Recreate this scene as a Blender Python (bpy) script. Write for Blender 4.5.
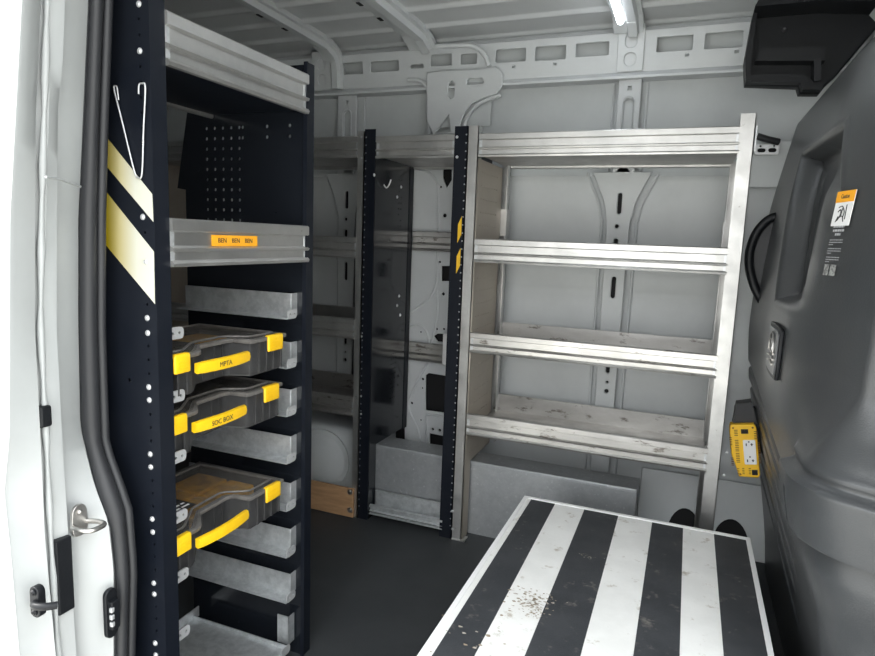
import bpy, bmesh, math, random
from mathutils import Vector, Matrix, noise
random.seed(4)
scene = bpy.context.scene
for o in list(bpy.data.objects): bpy.data.objects.remove(o)
COL = scene.collection

# ------------------------------------------------------------------ camera
YAW, PIT, ROL, FPX, CAMH = map(float, (21.626, 8.112, -2.1105, 624.6, 1.08))
y_, p_, r_ = map(math.radians, (YAW, PIT, ROL))
FWD = Vector((-math.sin(y_)*math.cos(p_), math.cos(y_)*math.cos(p_), -math.sin(p_)))
RT0 = Vector((math.cos(y_), math.sin(y_), 0)); DN0 = FWD.cross(RT0)
RT = RT0*math.cos(r_) + DN0*math.sin(r_); DN = DN0*math.cos(r_) - RT0*math.sin(r_)
CAM = Vector((0, 0, CAMH))
cd = bpy.data.cameras.new('camera'); cam = bpy.data.objects.new('camera', cd); COL.objects.link(cam)
cd.sensor_width = 36; cd.lens = FPX/875*36; cd.clip_start = .02
cam.matrix_world = Matrix(((RT.x, -DN.x, -FWD.x, 0), (RT.y, -DN.y, -FWD.y, 0), (RT.z, -DN.z, -FWD.z, CAMH), (0, 0, 0, 1)))
scene.camera = cam
# measuring aid: where the ray through a photo pixel meets a plane of the van
def W(u, v, **k):
    d = RT*((u-437.5)/FPX) + DN*((v-328)/FPX) + FWD
    (a, val), = k.items(); i = 'xyz'.index(a)
    return CAM + d*((val-CAM[i])/d[i])

# ------------------------------------------------------------------ world, light, exposure
w = bpy.data.worlds.new('world'); scene.world = w; w.use_nodes = True
nt = w.node_tree; nt.nodes.clear()
bg = nt.nodes.new('ShaderNodeBackground'); wo = nt.nodes.new('ShaderNodeOutputWorld')
tc = nt.nodes.new('ShaderNodeTexCoord'); sp = nt.nodes.new('ShaderNodeSeparateXYZ'); cr = nt.nodes.new('ShaderNodeValToRGB')
nt.links.new(tc.outputs['Generated'], sp.inputs[0]); nt.links.new(sp.outputs['Z'], cr.inputs[0])
cr.color_ramp.elements[0].position = 0.05; cr.color_ramp.elements[0].color = (.46, .46, .46, 1)
cr.color_ramp.elements[1].position = .8; cr.color_ramp.elements[1].color = (.94, .98, 1, 1)
nt.links.new(cr.outputs[0], bg.inputs[0]); nt.links.new(bg.outputs[0], wo.inputs[0])
bg.inputs[1].default_value = 6.2
sd = bpy.data.lights.new('sun', 'SUN'); sd.energy = 5.5; sd.angle = math.radians(8); sd.color = (1, .97, .92)
so = bpy.data.objects.new('sun', sd); COL.objects.link(so)
so.rotation_euler = Vector((-1, -.35, .9)).to_track_quat('Z', 'Y').to_euler()
scene.view_settings.view_transform = 'Standard'; scene.view_settings.look = 'None'
scene.view_settings.gamma = 1; scene.view_settings.use_curve_mapping = False
scene.view_settings.exposure = 0.0

# ------------------------------------------------------------------ materials
MATS = {}
def mat(name, col, rough=.5, metal=0., col2=None, scale=8., nlo=.4, nhi=.6, bump=0., bscale=60., coat=0., stretch=None, emit=0., spec=.5, rvar=0., alpha=1., marks=None):
    if name in MATS: return MATS[name]
    m = bpy.data.materials.new(name); m.use_nodes = True; n = m.node_tree.nodes; l = m.node_tree.links
    b = n['Principled BSDF']; b.inputs['Roughness'].default_value = rough; b.inputs['Metallic'].default_value = metal
    b.inputs['Base Color'].default_value = (*col, 1); b.inputs['Coat Weight'].default_value = coat; b.inputs['Specular IOR Level'].default_value = spec
    if alpha < 1: b.inputs['Alpha'].default_value = alpha
    t = n.new('ShaderNodeTexCoord'); mp = n.new('ShaderNodeMapping'); l.new(t.outputs['Object'], mp.inputs[0])
    if stretch: mp.inputs['Scale'].default_value = stretch
    src = None
    def noise_ramp(sc, lo, hi, det=6):
        nz = n.new('ShaderNodeTexNoise'); nz.inputs['Scale'].default_value = sc; nz.inputs['Detail'].default_value = det
        nz.inputs['Roughness'].default_value = .65
        l.new(mp.outputs[0], nz.inputs['Vector']); rp = n.new('ShaderNodeMapRange')
        rp.inputs['From Min'].default_value = lo; rp.inputs['From Max'].default_value = hi
        l.new(nz.outputs['Fac'], rp.inputs['Value']); return rp.outputs[0]
    if col2:
        mx = n.new('ShaderNodeMix'); mx.data_type = 'RGBA'
        mx.inputs[6].default_value = (*col, 1); mx.inputs[7].default_value = (*col2, 1)
        l.new(noise_ramp(scale, nlo, nhi), mx.inputs[0]); src = mx.outputs[2]
    if marks:   # (colour, scale, lo, hi)
        mx = n.new('ShaderNodeMix'); mx.data_type = 'RGBA'
        if src: l.new(src, mx.inputs[6])
        else: mx.inputs[6].default_value = (*col, 1)
        mx.inputs[7].default_value = (*marks[0], 1); l.new(noise_ramp(marks[1], marks[2], marks[3], 10), mx.inputs[0]); src = mx.outputs[2]
    if src: l.new(src, b.inputs['Base Color'])
    if rvar:
        mr = n.new('ShaderNodeMapRange'); mr.inputs['To Min'].default_value = rough-rvar; mr.inputs['To Max'].default_value = rough+rvar
        l.new(noise_ramp(scale*1.7, .35, .65), mr.inputs['Value']); l.new(mr.outputs[0], b.inputs['Roughness'])
    if bump:
        nz = n.new('ShaderNodeTexNoise'); nz.inputs['Scale'].default_value = bscale; nz.inputs['Detail'].default_value = 4
        l.new(mp.outputs[0], nz.inputs['Vector']); bp = n.new('ShaderNodeBump'); bp.inputs['Strength'].default_value = bump; bp.inputs['Distance'].default_value = .004
        l.new(nz.outputs['Fac'], bp.inputs['Height']); l.new(bp.outputs[0], b.inputs['Normal'])
    if emit:
        b.inputs['Emission Color'].default_value = (*col, 1); b.inputs['Emission Strength'].default_value = emit
    MATS[name] = m; return m
M_white = mat('white_paint', (.41, .427, .427), .4, col2=(.385, .40, .40), scale=5, coat=.1, marks=((.45, .44, .42), 60, .745, .76))
M_grey = mat('grey_primer', (.60, .625, .63), .42, col2=(.56, .585, .59), scale=4, marks=((.12, .12, .12), 26, .74, .76))
M_greyl = mat('light_grey_primer', (.62, .64, .65), .4, col2=(.585, .605, .615), scale=5, marks=((.2, .2, .2), 40, .74, .76))
M_roof = mat('roof_sheet', (.60, .615, .62), .5, col2=(.56, .575, .58), scale=3)
M_alu = mat('aluminium', (.60, .595, .58), .40, .9, col2=(.50, .50, .49), scale=9, nlo=.35, nhi=.65, rvar=.08, bump=.10, bscale=35, marks=((.32, .31, .29), 50, .66, .72))
M_alud = mat('worn_aluminium', (.60, .59, .57), .40, .9, col2=(.44, .43, .41), scale=8, nlo=.35, nhi=.65, rvar=.1, bump=.12, bscale=30, stretch=(.4, 1, 1), marks=((.20, .18, .16), 34, .585, .66))
M_aluin = mat('dull_aluminium', (.52, .505, .49), .46, .9, col2=(.45, .435, .42), scale=12, rvar=.08)
M_perf = mat('perforated_aluminium', (.50, .45, .38), .5, .6, col2=(.46, .41, .35), scale=3)
M_galv = mat('galvanised_steel', (.70, .72, .73), .42, .7, col2=(.54, .56, .57), scale=45, nlo=.38, nhi=.62, rvar=.08, marks=((.7, .71, .72), 30, .58, .66))
M_galvd = mat('galvanised_sheet', (.36, .375, .385), .45, .6, col2=(.42, .435, .445), scale=45, nlo=.35, nhi=.65, marks=((.58, .59, .60), 70, .60, .70))
M_black = mat('black_powder_coat', (.006, .008, .013), .42, spec=.2, col2=(.009, .011, .016), scale=7, marks=((.10, .10, .10), 120, .73, .76))
M_blackg = mat('black_gloss_panel', (.010, .012, .016), .16, rvar=.05, scale=6, marks=((.09, .10, .10), 14, .66, .78))
M_rub = mat('rubber', (.022, .023, .026), .5)
M_floor = mat('floor_rubber', (.031, .034, .037), .58, col2=(.038, .041, .044), scale=5, bump=.25, bscale=220, marks=((.16, .15, .14), 150, .765, .78))
M_plas = mat('dark_plastic', (.038, .041, .044), .33, col2=(.045, .047, .049), scale=5, bump=.12, bscale=330, marks=((.11, .11, .105), 22, .70, .80))
M_plasb = mat('black_plastic', (.007, .008, .010), .45, spec=.3, bump=.1, bscale=200)
M_case = mat('case_plastic', (.028, .028, .029), .42, col2=(.04, .04, .041), scale=20)
M_yel = mat('yellow_plastic', (.90, .56, .01), .42, col2=(.84, .50, .01), scale=20)
M_yel2 = mat('yellow_tool_plastic', (.88, .52, .02), .45)
M_stripey = mat('yellow_stripe', (.74, .64, .05), .35)
M_stripew = mat('white_stripe', (.80, .79, .66), .35)
M_stripeo = mat('amber_stripe', (.75, .45, .02), .4)
M_ora = mat('orange_label', (.90, .40, .02), .5)
M_ink = mat('ink', (.03, .03, .03), .6)
M_wht = mat('white_label', (.82, .82, .82), .5)
M_zinc = mat('zinc_bolt', (.66, .67, .68), .4, .6)
M_steel = mat('striker_steel', (.55, .54, .52), .35, 1, col2=(.42, .4, .38), scale=40)
M_wood = mat('plywood', (.50, .30, .16), .6, col2=(.38, .22, .11), scale=7, stretch=(1, 6, 8), marks=((.16, .09, .05), 60, .66, .72))
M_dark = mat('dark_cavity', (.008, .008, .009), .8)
M_tblw = mat('white_laminate', (.82, .82, .80), .40, col2=(.77, .77, .75), scale=12, marks=((.48, .44, .38), 22, .59, .68))
M_grip = mat('black_grip_tape', (.030, .033, .038), .62, col2=(.042, .045, .05), scale=10, bump=.3, bscale=600, marks=((.15, .14, .13), 30, .60, .72))
M_mud = mat('dry_mud', (.30, .24, .17), .8, col2=(.5, .46, .4), scale=60)
M_rust = mat('rust_stain', (.30, .13, .04), .7)
M_conc = mat('concrete', (.55, .54, .50), .8, col2=(.48, .47, .44), scale=3)
M_led = mat('led_diffuser', (.9, .95, 1), .4, emit=14)
M_cover = None
def clear_lid():
    m = bpy.data.materials.new('smoked_clear_lid'); m.use_nodes = True; n = m.node_tree.nodes; l = m.node_tree.links
    b = n['Principled BSDF']; b.inputs['Base Color'].default_value = (.16, .15, .14, 1); b.inputs['Roughness'].default_value = .22
    b.inputs['Alpha'].default_value = .55
    t = n.new('ShaderNodeTexCoord'); nz = n.new('ShaderNodeTexNoise'); nz.inputs['Scale'].default_value = 30; nz.inputs['Detail'].default_value = 8
    l.new(t.outputs['Object'], nz.inputs['Vector']); mr = n.new('ShaderNodeMapRange'); mr.inputs['From Min'].default_value = .35; mr.inputs['From Max'].default_value = .7
    mr.inputs['To Min'].default_value = .20; mr.inputs['To Max'].default_value = .50
    l.new(nz.outputs['Fac'], mr.inputs[0]); l.new(mr.outputs[0], b.inputs['Alpha'])
    return m
M_lid = clear_lid()

# ------------------------------------------------------------------ helpers
def wloc(o):
    v = Vector((0, 0, 0))
    while o: v += o.location; o = o.parent
    return v
def thing(name, label, cat, loc=(0, 0, 0), group=None):
    o = bpy.data.objects.new(name, None); o.empty_display_size = .05; COL.objects.link(o); o.location = loc
    o['label'] = label; o['category'] = cat
    if group: o['group'] = group
    return o
def tag(o, label, cat, group=None):
    o['label'] = label; o['category'] = cat
    if group: o['group'] = group
    return o
def finish(name, me, m, parent, smooth=None, kind=None, label=None):
    if m: me.materials.clear(); me.materials.append(m)
    o = bpy.data.objects.new(name, me); COL.objects.link(o)
    if parent:
        o.parent = parent; me.transform(Matrix.Translation(-wloc(parent)))
    if smooth is not None:
        for p in me.polygons: p.use_smooth = True
        me.set_sharp_from_angle(angle=math.radians(smooth))
    if kind: o['kind'] = kind
    if label: o['label'] = label
    return o
def obj(name, bm, m, parent=None, smooth=None, kind=None, label=None):
    bmesh.ops.recalc_face_normals(bm, faces=bm.faces)
    me = bpy.data.meshes.new(name); bm.to_mesh(me); bm.free()
    return finish(name, me, m, parent, smooth, kind, label)
def box(bm, x0, x1, y0, y1, z0, z1, bev=0, seg=2, mtx=None):
    x0, x1 = sorted((x0, x1)); y0, y1 = sorted((y0, y1)); z0, z1 = sorted((z0, z1))
    vs = [bm.verts.new((x, y, z)) for x in (x0, x1) for y in (y0, y1) for z in (z0, z1)]
    f = [bm.faces.new([vs[i] for i in q]) for q in ((0, 1, 3, 2), (4, 6, 7, 5), (0, 4, 5, 1), (2, 3, 7, 6), (0, 2, 6, 4), (1, 5, 7, 3))]
    if bev:
        es = {e for q in f for e in q.edges}
        r = bmesh.ops.bevel(bm, geom=list(es), offset=bev, segments=seg, profile=.5, affect='EDGES')
        if mtx: bmesh.ops.transform(bm, matrix=mtx, verts=list({v for q in r['faces'] for v in q.verts} | {v for v in bm.verts if v.is_valid and v in set(vs)}))
    elif mtx: bmesh.ops.transform(bm, matrix=mtx, verts=vs)
def mbox(name, b, m, parent=None, bev=0, **k):
    bm = bmesh.new(); box(bm, *b, bev=bev); return obj(name, bm, m, parent, **k)
def prism(bm, pts, a, b):
    """closed polygon pts (3D) swept by vector from a to b"""
    A = [bm.verts.new(Vector(p)+Vector(a)) for p in pts]; B = [bm.verts.new(Vector(p)+Vector(b)) for p in pts]
    n = len(pts)
    for i in range(n): bm.faces.new((A[i], A[(i+1) % n], B[(i+1) % n], B[i]))
    bm.faces.new(A); bm.faces.new(B)
def tube(bm, pts, r, seg=8, closed=False, flat=None):
    pts = [Vector(p) for p in pts]; rings = []; n = len(pts); up = None
    for i, p in enumerate(pts):
        a = pts[(i-1) % n] if (closed or i) else p; b = pts[(i+1) % n] if (closed or i < n-1) else p
        t = (b-a).normalized()
        if up is None:
            up = t.orthogonal().normalized()
        up = (up - t*up.dot(t)).normalized(); s = t.cross(up)
        rr = r[i] if isinstance(r, (list, tuple)) else r
        rings.append([bm.verts.new(p + up*math.cos(k*2*math.pi/seg)*rr + s*math.sin(k*2*math.pi/seg)*rr) for k in range(seg)])
    for i in range(n if closed else n-1):
        A = rings[i]; B = rings[(i+1) % n]
        for k in range(seg): bm.faces.new((A[k], A[(k+1) % seg], B[(k+1) % seg], B[k]))
    if not closed: bm.faces.new(rings[0]); bm.faces.new(rings[-1])
def cyl(bm, c, ax, r, h, seg=14, r2=None):
    ax = Vector(ax).normalized(); c = Vector(c); u = ax.orthogonal().normalized(); v = ax.cross(u); r2 = r if r2 is None else r2
    A = [bm.verts.new(c+(u*math.cos(t)+v*math.sin(t))*r) for t in [k*2*math.pi/seg for k in range(seg)]]
    B = [bm.verts.new(c+ax*h+(u*math.cos(t)+v*math.sin(t))*r2) for t in [k*2*math.pi/seg for k in range(seg)]]
    for k in range(seg): bm.faces.new((A[k], A[(k+1) % seg], B[(k+1) % seg], B[k]))
    bm.faces.new(A); bm.faces.new(B)
def bolt(c, ax, r, parent, m=None, name='bolt'):
    bm = bmesh.new(); ax = Vector(ax).normalized(); cyl(bm, c, ax, r*1.25, r*.25, 14); cyl(bm, Vector(c)+ax*r*.25, ax, r, r*.55, 12, r*.65)
    cyl(bm, Vector(c)+ax*r*.8, ax, r*.35, r*.12, 6)
    return obj(name, bm, m or M_zinc, parent, smooth=40)
def smooth_path(pts, n=6, closed=False):
    pts = [Vector(p) for p in pts]; out = []; N = len(pts)
    for i in range(N if closed else N-1):
        p0 = pts[(i-1) % N] if (closed or i) else pts[0]; p1 = pts[i]; p2 = pts[(i+1) % N]; p3 = pts[(i+2) % N] if (closed or i < N-2) else pts[-1]
        for k in range(n):
            t = k/n; out.append(.5*((2*p1)+(p2-p0)*t+(2*p0-5*p1+4*p2-p3)*t*t+(3*p1-p0-3*p2+p3)*t**3))
    if not closed: out.append(pts[-1])
    return out
def curve_mesh(cu):
    t = bpy.data.objects.new('tmp', cu); COL.objects.link(t); dg = bpy.context.evaluated_depsgraph_get()
    me = bpy.data.meshes.new_from_object(t.evaluated_get(dg)); bpy.data.objects.remove(t); bpy.data.curves.remove(cu); return me
def frame(o, u, v):
    u = Vector(u).normalized(); v = Vector(v).normalized(); n = u.cross(v)
    return Matrix(((u.x, v.x, n.x, o[0]), (u.y, v.y, n.y, o[1]), (u.z, v.z, n.z, o[2]), (0, 0, 0, 1)))
def plate(name, outline, holes, fr, th, m, parent=None, bev=0., kind=None, label=None):
    """flat sheet with real holes; outline/holes are 2D, fr maps (u,v,n) to the world; the sheet spans n = -th/2..th/2"""
    cu = bpy.data.curves.new('c', 'CURVE'); cu.dimensions = '2D'; cu.fill_mode = 'BOTH'
    cu.extrude = max(th/2-bev, .0001); cu.bevel_depth = bev; cu.bevel_resolution = 2; cu.offset = -bev
    for poly in [outline]+list(holes):
        s = cu.splines.new('POLY'); s.points.add(len(poly)-1); s.use_cyclic_u = True
        for q, p in zip(s.points, poly): q.co = (p[0], p[1], 0, 1)
    me = curve_mesh(cu); me.transform(fr)
    return finish(name, me, m, parent, 35 if bev else None, kind, label)
def text(body, size, fr, m, parent, name='lettering', squeeze=1., align='CENTER'):
    cu = bpy.data.curves.new('t', 'FONT'); cu.body = body; cu.size = size; cu.align_x = align; cu.align_y = 'CENTER'; cu.extrude = .0002; cu.resolution_u = 3
    me = curve_mesh(cu); me.transform(Matrix.Diagonal((squeeze, 1, 1, 1))); me.transform(fr)
    return finish(name, me, m, parent)
def rect(x0, x1, y0, y1, r=0., n=4):
    x0, x1 = sorted((x0, x1)); y0, y1 = sorted((y0, y1))
    if not r: return [(x0, y0), (x1, y0), (x1, y1), (x0, y1)]
    out = []
    for cx, cy, a in ((x1-r, y0+r, -90), (x1-r, y1-r, 0), (x0+r, y1-r, 90), (x0+r, y0+r, 180)):
        for k in range(n+1):
            t = math.radians(a+90*k/n); out.append((cx+r*math.cos(t), cy+r*math.sin(t)))
    return out
def circ(x, y, r, n=10): return [(x+r*math.cos(k*2*math.pi/n), y+r*math.sin(k*2*math.pi/n)) for k in range(n)]
def cpoly(pts, n=5): return [(p.x, p.y) for p in smooth_path([(a, b, 0) for a, b in pts], n, True)]
def copy_tree(o, parent=None):
    c = o.copy(); COL.objects.link(c)
    if parent: c.parent = parent
    for ch in list(o.children): copy_tree(ch, c)
    return c

FARY = 2.40          # inner sheet of the far wall
FX = frame((0, 0, 0), (1, 0, 0), (0, 0, 1))          # u = X, v = Z, normal = -Y
def FY(y): return frame((0, y, 0), (1, 0, 0), (0, 0, 1))
def w2(u, v, y): p = W(u, v, y=y); return (p.x, p.z)

# ================================================================== SETTING
mbox('ground', (-40, 40, -40, 12, -.70, -.65), M_conc, kind='structure')
mbox('floor', (-2.9, .75, .60, 2.46, -.03, 0), M_floor, kind='structure')
mbox('trim_sill', (-.9, .9, .585, .60, -.14, -.002), M_plasb, kind='structure')
# far wall skin with shallow swages
bm = bmesh.new(); N = 120
zs = [0+i*1.86/N for i in range(N+1)]
def wy(z):
    y = 2.44
    for c, h, d in ((1.335, .012, .010), (.90, .02, -.006), (.62, .02, -.006), (.30, .03, .012)):
        y += -d*math.exp(-((z-c)/h)**2)
    if z < .22: y -= (.22-z)*.28
    return y
cols = [-2.9, -2.0, -1.2, -.4, .4, 1.3]
V = [[bm.verts.new((x, wy(z), z)) for z in zs] for x in cols]
for i in range(len(cols)-1):
    for j in range(N): bm.faces.new((V[i][j], V[i+1][j], V[i+1][j+1], V[i][j+1]))
Vb = [[bm.verts.new((x, 2.52, z)) for z in (zs[0], zs[-1])] for x in (cols[0], cols[-1])]
bm.faces.new((Vb[0][0], Vb[0][1], Vb[1][1], Vb[1][0]))
wall = obj('wall_far', bm, M_grey, smooth=30, kind='structure')
mbox('wall_rear', (-2.96, -2.9, .6, 2.5, 0, 1.9), M_grey, kind='structure')
mbox('wall_cab', (1.3, 1.36, .6, 2.5, -.1, 1.9), M_grey, kind='structure')
# roof sheet with rolled swages running along the van
bm = bmesh.new(); prof = []
y = .55
swage = [.80, 1.0, 1.2, 1.4, 1.6, 1.77, 1.94, 2.10, 2.27, 2.44]
while y < 2.53:
    z = 1.872 - .006*((y-1.5)/1.0)**2
    for s in swage:
        z -= .012*math.exp(-(((y-s)/.014)**4))
    prof.append((y, z)); y += .006
xs = [-2.9, 1.3]
V = [[bm.verts.new((x, a, b)) for a, b in prof] for x in xs]; V2 = [[bm.verts.new((x, a, 1.93)) for a, b in (prof[0], prof[-1])] for x in xs]
for j in range(len(prof)-1): bm.faces.new((V[0][j], V[1][j], V[1][j+1], V[0][j+1]))
bm.faces.new((V2[0][0], V2[1][0], V2[1][1], V2[0][1]))
obj('ceiling', bm, M_roof, smooth=60, kind='structure')
# cant rail: tilted sheet with rectangular windows
Yr0, Zr0, Yr1, Zr1 = 2.40, 1.69, 2.385, 1.822
vv = Vector((0, Yr1-Yr0, Zr1-Zr0)); vl = vv.length; vn = vv.normalized()
frR = frame((0, Yr0, Zr0), (1, 0, 0), vn)
nrm = Vector((1, 0, 0)).cross(vn)
def r2(u, v):
    d = RT*((u-437.5)/FPX) + DN*((v-328)/FPX) + FWD
    t = (Vector((0, Yr0, Zr0))-CAM).dot(nrm)/d.dot(nrm); p = CAM+d*t
    return (p.x, (p-Vector((0, Yr0, Zr0))).dot(vn))
holes = []
for u0, v0, u1, v1 in ((336.6, 63, 363, 74.5), (371, 61, 399, 71.5), (411, 64.5, 424, 68.5), (431, 54, 452, 66), (461, 54, 477, 64), (496, 49, 526, 62), (535.5, 46, 566, 60), (576, 42.5, 609, 56), (657, 36, 693, 51), (705, 32, 743, 48)):
    a = r2(u0, (v0+v1)/2); b = r2(u1, (v0+v1)/2); c = r2((u0+u1)/2, v0); d = r2((u0+u1)/2, v1)
    holes.append(rect(a[0], b[0], d[1], c[1], .005))
for x0 in (-2.75, -2.6, -2.45, -2.25, -2.1, -1.95, .30, .45, .6): holes.append(rect(x0, x0+.11, .04, .085, .005))
for u, v in ((514, 67), (555, 64), (687, 55), (737, 51.5)):
    a = r2(u, v); holes.append(rect(a[0]-.006, a[0]+.006, a[1]-.004, a[1]+.004))
plate('trim_cant_rail', rect(-2.9, 1.3, -.0, vl), holes, frR, .006, M_greyl, None, bev=.0015, kind='structure')
# rail lower return + upper fold
bm = bmesh.new()
prism(bm, [(0, 2.40, 1.692), (0, 2.375, 1.672), (0, 2.375, 1.664), (0, 2.44, 1.664), (0, 2.44, 1.692)], (-2.9, 0, 0), (1.3, 0, 0))
prism(bm, [(0, 2.383, 1.820), (0, 2.40, 1.838), (0, 2.45, 1.846), (0, 2.47, 1.868), (0, 2.50, 1.868), (0, 2.39, 1.820)], (-2.9, 0, 0), (1.3, 0, 0))
obj('trim_rail_fold', bm, M_greyl, kind='structure')
# roof bows
def bow(n, x, wd, slots=True):
    pth = [(.62, 1.70), (.70, 1.80), (.86, 1.842), (1.5, 1.850), (2.20, 1.845), (2.31, 1.835), (2.365, 1.81)] + ([(2.385, 1.76), (2.388, 1.69)] if slots else [])
    P = smooth_path([(0, a, b) for a, b in pth], 5)
    bm = bmesh.new(); R = []
    sec = [(-.5, .022), (-.5, .004), (-.05, 0), (.02, -.018), (.30, -.018), (.36, .002), (.5, .004), (.5, .022)]
    for i, p in enumerate(P):
        t = (P[min(i+1, len(P)-1)]-P[max(i-1, 0)]).normalized(); nn = Vector((1, 0, 0)).cross(t).normalized()
        R.append([bm.verts.new(p+Vector((a*wd, 0, 0))+nn*b) for a, b in sec])
    for i in range(len(R)-1):
        for k in range(len(sec)): bm.faces.new((R[i][k], R[i][(k+1) % 8], R[i+1][(k+1) % 8], R[i+1][k]))
    bm.faces.new(R[0]); bm.faces.new(R[-1])
    b_ = obj('trim_%d' % n, bm, M_greyl, smooth=35, kind='structure')
    bm = bmesh.new()
    for yy in (.95, 1.15, 1.35, 1.55, 1.75, 1.93, 2.08):
        box(bm, x-wd*.47, x-wd*.36, yy, yy+.03, 1.843, 1.8455)
    for v in bm.verts: v.co.x -= x
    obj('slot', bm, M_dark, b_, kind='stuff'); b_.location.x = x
bow(1, -1.46, .09); bow(2, -1.045, .115, False); bow(3, -.265, .10, False); bow(4, .52, .10); bow(5, -2.3, .10)

# wall ribs (pressed pillars) with slots
def rib(n, xc, flare=True):
    o = []; fl = [(1.345, .105), (1.30, .085), (1.24, .058), (1.17, .043), (1.08, .040), (.20, .036)] if flare else []
    outline = [(xc-b, a) for a, b in fl]+[(xc+b, a) for a, b in reversed(fl)]
    hs = [rect(xc-.007, xc+.007, 1.195, 1.27, .007), circ(xc-.004, 1.150, .007), rect(xc-.010, xc+.004, 1.075, 1.105, .006), circ(xc, 1.02, .008), rect(xc-.007, xc+.008, .885, .965, .007),
          rect(xc-.004, xc+.010, .60, .69, .007), circ(xc+.004, .565, .005), circ(xc+.004, .53, .008), rect(xc-.002, xc+.012, .29, .35, .006)]
    r = plate('trim_%d' % n, outline, hs, FY(2.405), .012, M_grey, None, bev=.004, kind='structure')
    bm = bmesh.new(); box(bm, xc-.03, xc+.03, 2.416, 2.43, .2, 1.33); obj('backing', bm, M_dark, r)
    bm = bmesh.new()
    for s in (-1, 1):
        pts = [(xc+s*(b+.022), 2.434, a) for a, b in fl]
        tube(bm, smooth_path(pts, 4), .006, 6)
    obj('flange', bm, M_grey, r, smooth=50)
    # semicircular relief at the top of the flare
    bm = bmesh.new(); cyl(bm, (xc+.004, 2.404, 1.335), (0, -1, 0), .026, .006, 20); obj('boss', bm, M_roof, r, smooth=40)
rib(11, -.255); rib(12, -1.395); rib(13, -2.05)
def upper_rib(n, xc, wd):
    ol = rect(xc-wd, xc+wd, 1.34, 1.675, .006)
    r = plate('trim_%d' % n, ol, [rect(xc-.016, xc+.016, 1.46, 1.60, .015, 6), rect(xc-.006, xc+.006, 1.63, 1.642)], FY(2.405), .014, M_greyl, None, bev=.004, kind='structure')
    mbox('backing', (xc-.03, xc+.03, 2.416, 2.43, 1.36, 1.66), M_grey, r)
    bm = bmesh.new()
    tube(bm, [(xc+a, 2.398, b) for a, b in rect(-.021, .021, 1.452, 1.608, .02, 6)], .003, 6, closed=True)
    tube(bm, [(xc-wd-.018, 2.436, 1.35), (xc-wd-.018, 2.436, 1.66)], .005, 6); tube(bm, [(xc+wd+.018, 2.436, 1.35), (xc+wd+.018, 2.436, 1.66)], .005, 6)
    obj('bead', bm, M_greyl, r, smooth=50)
upper_rib(21, -.250, .040); upper_rib(22, -1.40, .045); upper_rib(23, -2.05, .045)
# oval pieces on the corner gussets where the bow meets the rail
for n, x in ((31, -.255), (32, -1.515)):
    r = plate('trim_%d' % n, rect(x-.045, x+.045, .0, vl+.02, .006), [rect(x-.02, x+.02, .018, .062, .018, 6), rect(x-.02, x+.02, .078, .125, .018, 6)],
              frame((0, Yr0-.009, Zr0), (1, 0, 0), vn), .008, M_greyl, None, bev=.002, kind='structure')
# big gusset bracket high on the far wall and the pillar below it
Yg = 2.372
g = [w2(u, v, Yg) for u, v in ((427, 73), (440, 71), (470, 70), (497, 67), (503, 74), (503, 86), (497, 94), (484, 98), (472, 104), (465, 113), (461, 124), (461, 134), (433, 134), (427, 120))]
gh = [[w2(u, v, Yg) for u, v in q] for q in (((449, 84), (452, 81), (455, 84), (454, 97), (451, 99), (448, 96)), ((468, 80), (471, 78.5), (482, 78.5), (484, 82), (482, 86), (471, 86.5), (467, 84)), ((449, 115), (451, 132), (435.5, 133)))]
gus = plate('trim_41', g, gh, FY(Yg), .012, M_greyl, None, bev=.004, kind='structure')
mbox('backing', (-1.0, -.76, Yg+.02, Yg+.024, 1.52, 1.70), M_grey, gus)
bm = bmesh.new()
tube(bm, smooth_path([W(u, v, y=Yg-.005) for u, v in ((501, 95), (488, 99.5), (476, 106), (468, 116), (464, 128), (464, 136))], 5), .008, 8)
tube(bm, smooth_path([W(u, v, y=Yg+.01) for u, v in ((408, 80), (420, 81), (427, 88), (429, 100), (429, 134))], 5), .008, 8)
tube(bm, smooth_path([W(u, v, y=Yg-.07) for u, v in ((436, 46), (450, 46), (472, 46), (484, 54), (489, 66))], 5), .009, 8)
obj('flange', bm, M_greyl, gus, smooth=50)
# main pillar behind the middle rack
Yp = 2.392
pl = [w2(*q, Yp) for q in ((405, 158), (466, 158), (466, 470), (405, 470))]
ph = [[w2(u, v, Yp) for u, v in q] for q in (
    ((443.5, 160), (452, 160), (452, 180), (447, 188), (443.5, 178)), ((442, 266), (451, 266), (451, 281), (442, 281)),
    ((434, 336), (438, 333.5), (450, 334), (450, 342), (438, 341.5)), ((426, 375), (429, 373), (448, 376), (448, 413), (426, 410)), ((430, 433), (444, 436), (444, 450), (430, 448)))]
for u, v, r in ((441, 187, .005), (445, 215.5, .008), (440, 262, .005), (443.5, 294, .007), (437, 329, .005), (444, 329, .005), (423, 379, .006), (422.5, 388, .004), (412, 403, .006), (433, 429, .006), (440, 430, .006), (421, 420, .004), (421, 332, .004)):
    c = w2(u, v, Yp); ph.append(circ(c[0], c[1], r, 10))
pil = plate('trim_42', pl, ph, FY(Yp), .008, M_greyl, None, bev=.002, kind='structure')
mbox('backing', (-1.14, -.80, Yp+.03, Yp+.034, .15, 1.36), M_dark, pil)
bm = bmesh.new()
for pts in (((415, 168), (428, 172), (437, 184), (438, 215), (437, 270), (436, 284), (428, 300), (412, 311)), ((437, 290), (437, 318), (431, 345)), ((411, 326), (420, 325), (427, 333), (429, 346)),
            ((428, 362), (418, 380), (409, 400), (410, 412), (418, 430), (421, 450)), ((426, 415), (426, 450)), ((426, 414), (449, 417))):
    tube(bm, smooth_path([W(u, v, y=Yp-.003) for u, v in pts], 4), .006, 8)
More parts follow.
